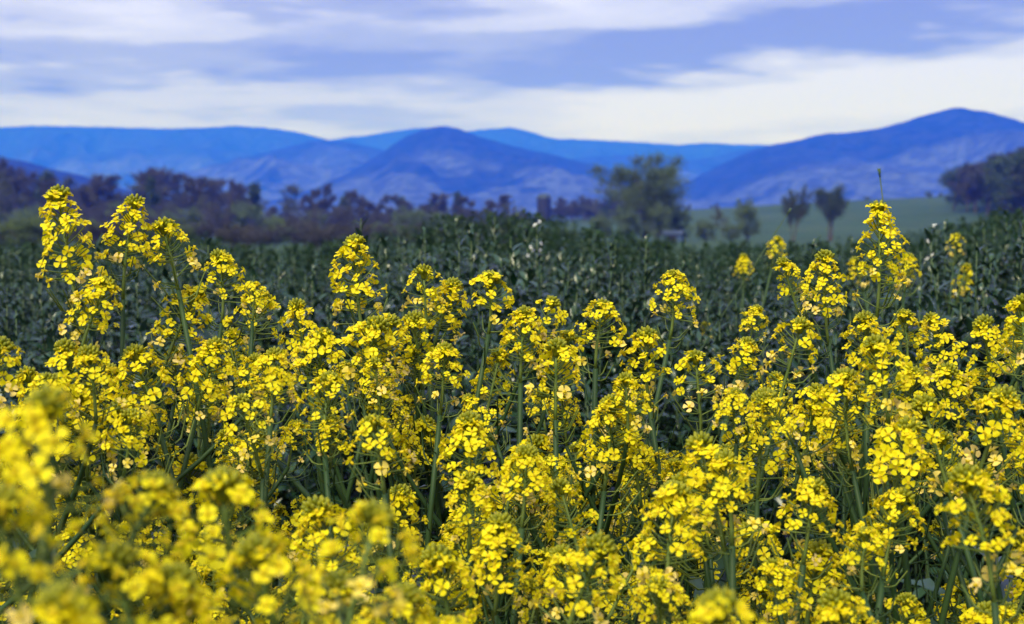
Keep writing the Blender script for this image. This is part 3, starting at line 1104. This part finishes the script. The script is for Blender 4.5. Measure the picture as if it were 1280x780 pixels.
def flower_plant(apex, d, label, group=None, nside=5, spike=False, s=1.0, seed=0, lean=None, drop=(0.03, 0.26), reach=(0.055, 0.16)):
    """apex: world position of the topmost bud cluster"""
    rng = random.Random(seed)
    lean = lean if lean is not None else Vector((rng.uniform(-.17, .17), rng.uniform(-.05, .10), 0))
    base = Vector((apex.x - lean.x, max(apex.y - lean.y, 0.36), 0))
    root = empty('yellow_flowering_plant', base)
    tag(root, label, 'flowering plant', group)
    A = apex - base
    var = rng.choice([10, 11]) if spike else rng.randrange(10)
    hl = HEADS[var]['L'] * s + 0.008
    ctrl = Vector((A.x * 0.25 + rng.uniform(-.03, .03), A.y * 0.25 + rng.uniform(-.03, .03), A.z * 0.55))
    full = bez(Vector((0, 0, -0.02)), ctrl, A, 24)
    # main stem ends where the flower head begins
    end = 24
    while end > 4 and (A - full[end]).length < hl:
        end -= 1
    td = (A - full[end]).normalized()
    pts = full[:end] + [A - td * hl]
    mb = MB()
    n = len(pts)
    mb.tube(pts[::2] if n % 2 else pts[::2] + [pts[-1]], [0.0047 - 0.0028 * i / (math.ceil(n / 2)) for i in range(math.ceil(n / 2) if n % 2 else n // 2 + 1)], 6)
    pods(mb, pts[int(n * 0.55):], 12, rng)
    link('stem', mb.mesh('main stem', M['stem'], smooth=True), root)
    add_head(root, pts[-1], td, var, s, rng)
    HEAD_PIX.append((*project(apex), d))
    a = rng.uniform(0, 6.28)
    for k_ in range(nside):
        a += 2.4 + rng.uniform(-.5, .5)
        dz = rng.uniform(*drop)
        rr = rng.uniform(*reach) * (0.7 + dz * 2)
        tip = A + Vector((math.cos(a) * rr, math.sin(a) * rr, -dz))
        if tip.y + base.y < 0.38:
            tip.y = 0.41 - base.y
        i0 = max(3, min(n - 2, int(n * (tip.z - rng.uniform(0.10, 0.24)) / max(A.z, .1))))
        p0 = pts[i0]
        vs_ = rng.randrange(10)
        sc = s * rng.uniform(0.62, 1.12)
        hl2 = HEADS[vs_]['L'] * sc
        td2 = (UP + Vector((math.cos(a), math.sin(a), 0)) * rng.uniform(0.0, 0.6)).normalized()
        pe = tip - td2 * hl2
        c1 = Vector((p0.x * 0.35 + pe.x * 0.65, p0.y * 0.35 + pe.y * 0.65, p0.z * 0.55 + pe.z * 0.45))
        br = bez(p0, c1, pe, 7)
        b = MB()
        b.tube(br, [0.0029 - 0.0012 * i / 7 for i in range(8)], 5)
        pods(b, br, 5, rng)
        link('branch', b.mesh('side branch', M['stem'], smooth=True), root)
        add_head(root, pe, td2, vs_, sc, rng)
        HEAD_PIX.append((*project(tip + base), d))
    for k_ in range(7):
        i0 = rng.randrange(int(n * 0.3), int(n * 0.86))
        a2 = rng.uniform(0, 6.28)
        q = Matrix.Translation(pts[i0]) @ Matrix.Rotation(a2, 4, 'Z') @ Matrix.Rotation(-rng.uniform(0.0, 0.9), 4, 'Y') @ Matrix.Rotation(rng.uniform(-.3, .3), 4, 'X') @ Matrix.Scale(rng.uniform(.6, 1.1), 4)
        link('leaf', PLANT_LEAVES[rng.randrange(3)], root, mat=q)
    return root


# every plant that stands out: pixel of its top bud cluster, distance in metres, side heads, look
B = 'yellow flowering plant '
PLANTS = [
    # back row, seen against weeds and hills
    (64, 238, 1.08, 3, 1, B + 'with the tallest, widest head at far left'),
    (156, 246, 1.12, 3, 1, B + 'second tall from the left, dark tree behind its top'),
    (206, 277, 1.14, 3, 0, B + 'third of the tall left trio, with dark olive buds'),
    (122, 345, 1.06, 4, 0, B + 'with broad head below the two tallest left plants'),
    (236, 358, 1.16, 4, 0, B + 'leaning right below the third tall left head'),
    (290, 318, 1.25, 3, 0, B + 'slender and alone between left trio and centre'),
    (322, 364, 1.24, 3, 0, B + 'short beside the slender one left of centre'),
    (372, 376, 1.22, 4, 0, B + 'flat-topped, left of the tall plant below the leafy shoot'),
    (428, 302, 1.22, 4, 1, B + 'tall with narrow crown just left of centre'),
    (528, 334, 1.26, 3, 0, B + 'with two flat heads left of image centre'),
    (565, 350, 1.28, 2, 0, B + 'smaller, right of the two flat heads at centre'),
    (624, 346, 1.24, 4, 0, B + 'rising in a cone at image centre'),
    (652, 385, 1.20, 4, 0, B + 'leaning, just right of the central cone-shaped plant'),
    (746, 376, 1.14, 3, 0, B + 'on a thick straight bare stem right of centre', ),
    (796, 414, 1.16, 3, 0, B + 'small, right of the thick straight bare stem'),
    (856, 343, 1.34, 3, 0, B + 'with small round head against dark weeds right of centre'),
    (934, 424, 1.24, 4, 0, B + 'with olive-topped head between two tall right plants and centre'),
    (1018, 318, 1.22, 3, 1, B + 'with dark bud top beside the tallest right spike'),
    (1111, 254, 1.16, 4, 1, B + 'tallest pointed spike on the right, reaching the pasture'),
    (1000, 400, 1.10, 4, 0, B + 'bushy, in front of the dark bud-topped right plant'),
    (1085, 392, 1.14, 4, 0, B + 'crowded at the foot of the tallest right spike'),
    (1164, 392, 1.22, 4, 0, B + 'with olive buds right of the tallest right spike'),
    (1276, 372, 1.10, 3, 0, B + 'bright, cut by the right edge, highest there'),
    (1226, 398, 1.16, 4, 0, B + 'loose, leaning in from the right edge'),
    (6, 428, 0.98, 3, 0, B + 'cut by the left edge below the tall trio'),
    # middle of the bed
    (268, 424, 1.10, 5, 0, B + 'full and pale in the left middle of the bed'),
    (346, 436, 1.05, 5, 0, B + 'broadest pale clump left of centre in the bed'),
    (170, 436, 1.08, 4, 0, B + 'densely clustered below the left trio'),
    (492, 398, 1.16, 5, 0, B + 'with several olive bud tops in the upper centre'),
    (560, 430, 1.12, 4, 0, B + 'packed, below the two flat central heads'),
    (694, 428, 1.10, 4, 0, B + 'dark-budded, left of the thick straight stem'),
    (398, 468, 1.04, 5, 0, B + 'with small olive tops under the tall centre-left plant'),
    (470, 520, 0.92, 4, 0, B + 'round-headed in the lower centre left'),
    (584, 520, 1.00, 5, 0, B + 'with crossing dark branches below image centre'),
    (872, 440, 1.12, 5, 0, B + 'wide, under the small round head right of centre'),
    (770, 500, 1.06, 4, 0, B + 'low, behind the thick straight bare stem'),
    (952, 492, 1.05, 5, 0, B + 'dense, in the right middle of the bed'),
    (1040, 470, 1.02, 4, 0, B + 'with long oblique dark branches in the right middle'),
    (1098, 424, 1.00, 4, 0, B + 'windblown bright head in front of the tall right spike'),
    (1150, 500, 0.98, 4, 0, B + 'with loose hanging flowers at right middle'),
    (1254, 488, 0.98, 4, 0, B + 'with olive top near the right edge, middle height'),
    (60, 490, 0.47, 3, 0, B + 'large and near at the left edge'),
    (662, 560, 0.95, 4, 0, B + 'small-flowered below centre, right of the crossing branches'),
    # front, low in the picture
    (186, 592, 0.52, 3, 0, B + 'near, round head in the lower left'),
    (282, 594, 0.58, 4, 0, B + 'near, right neighbour of the lower-left round head'),
    (480, 632, 0.50, 2, 0, B + 'near, large head low and left of centre'),
    (330, 672, 0.54, 3, 0, B + 'near, dark bud top at bottom left'),
    (66, 738, 0.39, 1, 0, B + 'nearest of all in the bottom left corner'),
    (16, 610, 0.43, 2, 0, B + 'near, soft and large at the left edge, low down'),
    (146, 690, 0.48, 2, 0, B + 'near, third up from the bottom left corner'),
    (246, 716, 0.50, 2, 0, B + 'near, broad head along the bottom edge at left'),
    (430, 722, 0.64, 2, 0, B + 'near, at the bottom edge left of the large low head'),
    (520, 736, 0.60, 2, 0, B + 'near, at the bottom edge right of the large low head'),
    (745, 672, 0.78, 3, 0, B + 'spreading wide at bottom centre'),
    (878, 546, 0.92, 4, 0, B + 'with two stacked heads in lower right centre'),
    (914, 566, 0.90, 3, 0, B + 'narrow, right of the two stacked lower heads'),
    (826, 610, 0.86, 3, 0, B + 'between the wide bottom plant and the stacked heads'),
    (1020, 604, 0.92, 3, 0, B + 'compact round head over dark gap at lower right'),
    (1120, 612, 0.95, 3, 0, B + 'small, deep among dark stems at lower right'),
    (1228, 588, 0.78, 3, 0, B + 'bright near head by the right edge, lower down'),
    (892, 742, 0.54, 1, 0, B + 'near, cut by the bottom edge right of centre'),
    (560, 684, 0.82, 3, 0, B + 'low, left of bottom centre among dark stems'),
    (400, 628, 0.84, 4, 0, B + 'fine-flowered, behind the large low near head'),
    (628, 648, 0.88, 3, 0, B + 'sparse, beside dark leaves at bottom centre'),
    (1052, 742, 0.78, 2, 0, B + 'tiny head at the bottom edge, right part'),
    (700, 600, 0.98, 3, 0, B + 'half hidden behind the lower end of the straight stem'),
]
for i, (px, py, d, ns, sp, lab) in enumerate(PLANTS):
    lean = None
    if lab.endswith('right of centre') and px == 746:
        lean = Vector((0.02, 0.0, 0))
    flower_plant(at(px, py, d), d, lab, 'flowering plants in the yellow bed', nside=ns + (1 if d > 0.7 else 0), spike=bool(sp), seed=100 + i, lean=lean, s=(0.88 + 0.22 * random.Random(i * 13).random()))

# plants inside the mass, put where the bed is still thin
rf = random.Random(5)
zone_label = {
    (0, 0): 'yellow flowering plant crowded inside the upper left of the bed', (1, 0): 'yellow flowering plant crowded inside the upper middle of the bed',
    (2, 0): 'yellow flowering plant crowded inside the upper right of the bed', (0, 1): 'short yellow flowering plant deep inside the lower left of the bed',
    (1, 1): 'short yellow flowering plant deep inside the lower middle of the bed', (2, 1): 'short yellow flowering plant deep inside the lower right of the bed'}
fills = 0
for attempt in range(1100):
    if fills >= 60:
        break
    px, py = rf.uniform(-60, 1340), rf.uniform(425, 770)
    near = sum(1 for h in HEAD_PIX if (h[0] - px) ** 2 + (h[1] - py) ** 2 < 62 ** 2)
    dark = px > 960 and py > 600
    if dark and rf.random() < 0.7:
        continue
    if near > (0 if dark else 1):
        continue
    d = rf.uniform(1.15, 1.75) if py < 560 else rf.uniform(0.95, 1.6)
    p = at(px, py, d)
    if p.z < 0.42:
        continue
    z = (0 if px < 430 else 1 if px < 860 else 2, 0 if py < 570 else 1)
    lm = min(LANDMARKS, key=lambda q: abs(q[0] - px))
    far_ = ('just', 'well', 'far')[min(2, int((py - 425) / 115))]
    flower_plant(p, d, 'half-hidden yellow flowering plant %s below and %s of %s' % (far_, 'left' if px < lm[0] else 'right', lm[1]), 'inner plants of the bed, part %d' % (z[0] + 1), nside=4, seed=500 + attempt, s=0.92, drop=(0.02, 0.18))
    fills += 1
# the bed goes on past both edges of the picture
for i in range(18):
    side = -1 if i % 2 else 1
    d = rf.uniform(0.8, 1.7)
    x = side * (0.375 * d + rf.uniform(0.04, 0.42))
    z = rf.uniform(0.72, 0.90)
    flower_plant(Vector((x, d, z)), d, 'yellow flowering plant past the %s edge of the picture' % ('left' if side < 0 else 'right'), 'plants of the bed past the %s edge' % ('left' if side < 0 else 'right'), nside=4, seed=1500 + i, s=0.95)
# scattered ones among the weeds behind
for i, (px, py, d, ns, lab) in enumerate([
        (974, 296, 2.6, 0, 'small distant yellow flower head among weeds left of the dark-budded plant'),
        (930, 318, 2.9, 1, 'pair of tiny distant yellow heads in the weeds under the vase-shaped trees'),
        (1208, 330, 2.4, 1, 'small distant yellow flowers in the dark weeds at right'),
        (1068, 322, 2.2, 1, 'distant yellow flowers just left behind the tallest right spike'),
        (1135, 318, 2.0, 2, 'yellow flowers just right behind the tallest right spike'),
        (1196, 292, 2.8, 0, 'tiny yellow head at the weed tops near right edge')]):
    flower_plant(at(px, py, d), d, lab, 'yellow plants among the weeds', nside=ns, seed=900 + i, s=0.9)

# ------------------------------------------------------------------ weeds behind the bed
WEED_LEAVES = [leaf_mesh('weed leaf', M['weed_leaf_obj'], 0.033, 0.0058, 0, 0.3, 11), leaf_mesh('weed leaf', M['weed_leaf_obj'], 0.027, 0.0054, 0, 0.5, 12),
               leaf_mesh('weed leaf', M['weed_leaf_obj'], 0.039, 0.0068, 0, 0.15, 13)]


def weed_layout(seed, H=0.95, stems=4, spread=0.11):
    """several erect stems with side shoots, all set with small oval leaves"""
    rng = random.Random(seed)
    st = MB()
    leaves = []

    def leafy(pts, f0, n, big):
        m_ = len(pts) - 1
        b = rng.uniform(0, 6.28)
        for i in range(n):
            f = f0 + (1 - f0) * (i + rng.random() * 0.7) / n
            fi = min(f * m_, m_ - 0.01)
            p = pts[int(fi)].lerp(pts[int(fi) + 1], fi - int(fi))
            b += 2.4 + rng.uniform(-.5, .5)
            g = (f - f0) / (1 - f0)
            pit = R(5 + 60 * g * g + rng.uniform(-30, 26))
            sc = big * (1.3 - 0.65 * max(0.0, (g - 0.5) / 0.5)) * rng.uniform(.65, 1.2)
            leaves.append((Matrix.Translation(p) @ Matrix.Rotation(b, 4, 'Z') @ Matrix.Rotation(-pit, 4, 'Y') @ Matrix.Rotation(rng.uniform(-.6, .6), 4, 'X') @ Matrix.Scale(sc, 4), rng.randrange(3)))

    for s in range(stems):
        a = rng.uniform(0, 6.28)
        r = rng.uniform(0.01, 0.03)
        h = H * (1.0 if s == 0 else rng.uniform(0.80, 0.97))
        rr = spread * (0.25 * rng.random() if s == 0 else rng.uniform(0.5, 1.5))
        tip = Vector((math.cos(a) * rr, math.sin(a) * rr, h))
        pts = bez(Vector((math.cos(a) * r, math.sin(a) * r, -0.02)), Vector((tip.x * 0.5, tip.y * 0.5, h * 0.55)), tip, 10)
        st.tube(pts, [0.0042 - 0.0031 * i / 10 for i in range(11)], 4)
        leafy(pts, 0.45, 52, 1.0)
        for k_ in range(4):
            i0 = rng.randrange(5, 9)
            b = rng.uniform(0, 6.28)
            e = pts[i0] + Vector((math.cos(b) * rng.uniform(.03, .07), math.sin(b) * rng.uniform(.03, .07), rng.uniform(.05, .13)))
            if e.z > h - 0.015:
                e.z = h - rng.uniform(0.015, 0.06)
            sp = bez(pts[i0], pts[i0].lerp(e, .5) - UP * 0.01, e, 4)
            st.tube(sp, [0.0018, 0.0015, 0.0013, 0.001, 0.0007], 3, cap=False)
            leafy(sp, 0.25, 15, 0.85)
    return st.mesh('weed stem', M['weed_stem'], smooth=True), leaves


def joined_leaves(leaves):
    mb = MB()
    src = []
    for me in WEED_LEAVES:
        src.append(([v.co.copy() for v in me.vertices], [tuple(p.vertices) for p in me.polygons]))
    for mt, k_ in leaves:
        vv, ff = src[k_]
        mb.add([tuple(mt @ v) for v in vv], ff)
    return mb.mesh('weed foliage', M['weed_leaf'], smooth=True)


WEEDS = []
for s in range(7):
    st, lv = weed_layout(60 + s, 0.95, 4 + s % 3)
    WEEDS.append((st, lv, joined_leaves(lv), joined_leaves([q for q in lv if q[0].translation.z <= 0.80]), [q for q in lv if q[0].translation.z > 0.80]))

WTX = [-100, 0, 60, 150, 200, 260, 300, 400, 440, 470, 520, 560, 600, 650, 690, 740, 800, 870, 950, 1000, 1060, 1100, 1150, 1200, 1240, 1290, 1400]
WTY = [308, 306, 306, 298, 286, 296, 308, 306, 294, 290, 278, 270, 264, 266, 272, 288, 296, 306, 304, 306, 298, 302, 290, 276, 266, 258, 256]


def clump(px, d):
    """weeds grow in taller and shorter clumps"""
    return 13.0 * mnoise.noise(Vector((px / 55.0, d * 1.3, 2.0))) + 7.0 * mnoise.noise(Vector((px / 19.0, d * 2.0, 7.0)))



def place_weed(px, top_py, d, label, group, var, single_leaves, name='leafy_weed', lean=0.0):
    rng = random.Random(int(px * 7 + d * 131))
    st, lv, fo, low_fo, high = WEEDS[var]
    tip = at(px, top_py, d)
    s = tip.z / 0.97
    root = empty(name, (tip.x - lean * 0.9, d, 0), rng.uniform(0, 6.28))
    root.scale = (s, s, s)
    if lean:
        root.rotation_euler = (0, math.atan(lean), 0)
    tag(root, label, 'weed', group)
    link('stem', st, root)
    if single_leaves:
        for mt, k_ in high:
            link('leaf', WEED_LEAVES[k_], root, mat=mt)
        link('foliage', low_fo, root, kind='stuff')
    else:
        link('foliage', fo, root, kind='stuff')
    return root


SPECIAL_WEEDS = [
    (452, 258, 2.6, 0, 'single upright leafy shoot standing above the weeds left of centre', 0.0),
    (686, 268, 2.7, 1, 'leafy weed tipped with white blossoms below the dark silo', 0.0),
    (663, 282, 2.9, 4, 'leafy weed with small white spike left of the white-tipped one', 0.0),
    (764, 290, 2.8, 2, 'dark pointed weed tip below the big feathery tree', 0.0),
    (822, 285, 2.7, 3, 'pale slanting weed shoot in front of the blue shed', 0.05),
    (1022, 286, 2.5, 0, 'dark upright weed tip left of the tallest right spike', 0.0),
    (1178, 276, 2.4, 5, 'tall weed with white tips right of the tallest spike', 0.0),
    (1216, 286, 2.3, 6, 'broad bushy weed near the right edge', 0.0),
    (1262, 258, 2.3, 1, 'star-leaved tall weed at the right edge below the wood', 0.0),
    (600, 266, 3.0, 2, 'pale pointed weed top at image centre', 0.0),
    (545, 276, 2.9, 3, 'feathery dark weed top left of image centre', 0.0),
    (205, 285, 2.6, 4, 'bushy pale-topped weed behind the third tall left flower', 0.0),
    (1148, 352, 2.0, 6, 'near broad-leaved weed just right of the tallest spike stem', 0.0),
]
for px, py, d, var, lab, ln in SPECIAL_WEEDS:
    r = place_weed(px, py, d, lab, 'leafy weeds behind the flowers', var, True, lean=ln)
    if 'white' in lab:
        rw = random.Random(int(px))
        wb = MB()
        top = WEEDS[var][0].vertices
        zmax = max(v.co.z for v in top)
        tips = [v.co.copy() for v in top if v.co.z > zmax - 0.01][:1]
        for k_ in range(4):
            c = tips[0] + Vector((rw.uniform(-.008, .008), rw.uniform(-.008, .008), rw.uniform(-.05, .012)))
            for j in range(4):
                quad_leaf(wb, c + rand_unit(rw) * .002, (rand_unit(rw) + UP).normalized(), 0.0042, rw)
        link('blossom', wb.mesh('white blossom', M['white']), r)

rw = random.Random(77)
W_ZONES = [(340, 'left'), (640, 'centre left'), (930, 'centre right'), (5000, 'right')]
nweed = 0
for row, (d0, d1, count, low) in enumerate([(1.95, 2.35, 34, (60, 105)), (2.35, 3.0, 66, (-4, 58)), (3.0, 4.2, 80, (-12, 34)), (4.2, 7.0, 100, (-2, 12))]):
    for i in range(count):
        px = -260 + 1800 * (i + rw.random()) / count
        d = rw.uniform(d0, d1)
        py = float(np.interp(px, WTX, WTY)) + rw.uniform(*low) + clump(px, d)
        zone = next(zn for lim, zn in W_ZONES if px < lim)
        rowname = ('nearest row', 'near row', 'middle row', 'farther row', 'farthest row')[row]
        lab = 'dark green glossy-leaved weed in the %s behind the flowers, %s part' % (rowname, zone)
        if row < 3 and -20 < px < 1300:
            lab = ('low weed with pale glossy leaves ', 'dark green leafy weed ', 'hazier, farther leafy weed ')[row] + landmark(px)
        single = row == 1 and i % 3 == 0 and 0 < px < 1280
        place_weed(px, py, d, lab, 'weeds of the %s, %s part' % (rowname, zone) if row > 2 else ('weeds behind the flowers, ' + landmark(px)), rw.randrange(7), single)
        nweed += 1

def build_far_weeds():
    rng = random.Random(23)
    mb = MB()
    for i in range(820):
        d = 7.0 * (34.0 / 7.0) ** rng.random()
        px = rng.uniform(-420, 1700)
        tip = at(px, float(np.interp(px, WTX, WTY)) + rng.uniform(-4, 7), d)
        base = Vector((tip.x, d, 0))
        for s_ in range(3):
            top = tip + Vector((rng.uniform(-.14, .14), rng.uniform(-.14, .14), -0.09 * rng.random() * s_))
            mb.tube([base, base.lerp(top, .6), top], [.005, .004, .0015], 3, cap=False)
            for k_ in range(46):
                f = 1 - 0.45 * rng.random() ** 1.2
                c = base.lerp(top, f) + Vector((rng.uniform(-1, 1), rng.uniform(-1, 1), 0)) * (0.02 + 0.16 * (1 - f))
                quad_leaf(mb, c, (rand_unit(rng) + UP * 0.8).normalized(), rng.uniform(0.012, 0.024), rng, 0.45)
    o = link('distant_weeds', mb.mesh('distant weeds', M['weed_far']), kind='stuff')
    o['label'] = 'far expanse of dark leafy weeds reaching back to the thicket'


build_far_weeds()

# ------------------------------------------------------------------ loose stalks
def stalk(name, p0, p1, rad, mat, label, sag=0.0, cat='stalk'):
    mb = MB()
    mid = (p0 + p1) / 2 + Vector((0, 0, sag))
    pts = bez(p0, mid, p1, 8)
    mb.tube(pts, [rad * (1 - 0.6 * i / 8) for i in range(9)], 5)
    # slender seed tip
    mb.tube([p1, p1 + (p1 - pts[-2]).normalized() * 0.012], [rad * 0.4, rad * 1.1], 5)
    o = link(name, mb.mesh(name, M[mat], smooth=True))
    tag(o, label, cat)


p = at(1100, 222, 1.9)
stalk('grass_stalk', Vector((p.x + 0.16, 1.95, 0.0)), p, 0.0022, 'weed_stem', 'thin dark stalk rising beside the top of the tallest right spike')
p = at(984, 268, 2.4)
stalk('grass_stalk', Vector((p.x - 0.35, 2.4, 0.3)) + Vector((-.25, 0, -.3)), p, 0.0020, 'weed_stem', 'thin slanting stalk under the slimmer vase-shaped tree', 0.05)


# undergrowth: low leaves in a shade-darkened colour, filling the depth of the bed
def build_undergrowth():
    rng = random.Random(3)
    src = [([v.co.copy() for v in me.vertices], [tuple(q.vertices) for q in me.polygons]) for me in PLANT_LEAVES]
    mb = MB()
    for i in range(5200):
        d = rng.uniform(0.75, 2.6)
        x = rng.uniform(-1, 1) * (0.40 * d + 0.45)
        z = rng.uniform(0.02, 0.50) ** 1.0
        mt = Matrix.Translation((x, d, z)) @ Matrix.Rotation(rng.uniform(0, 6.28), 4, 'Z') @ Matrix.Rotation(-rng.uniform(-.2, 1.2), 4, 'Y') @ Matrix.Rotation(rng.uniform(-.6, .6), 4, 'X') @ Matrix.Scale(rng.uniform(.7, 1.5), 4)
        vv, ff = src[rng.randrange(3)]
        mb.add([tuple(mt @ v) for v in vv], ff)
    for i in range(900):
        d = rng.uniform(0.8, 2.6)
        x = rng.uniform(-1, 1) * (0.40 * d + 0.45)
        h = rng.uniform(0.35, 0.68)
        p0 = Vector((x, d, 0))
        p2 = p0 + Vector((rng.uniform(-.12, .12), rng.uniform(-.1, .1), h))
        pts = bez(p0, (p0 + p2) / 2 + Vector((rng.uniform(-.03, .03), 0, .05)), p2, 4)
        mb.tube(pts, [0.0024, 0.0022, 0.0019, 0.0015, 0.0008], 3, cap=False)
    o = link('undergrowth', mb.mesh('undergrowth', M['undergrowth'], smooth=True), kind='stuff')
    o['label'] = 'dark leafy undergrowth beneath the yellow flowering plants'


build_undergrowth()
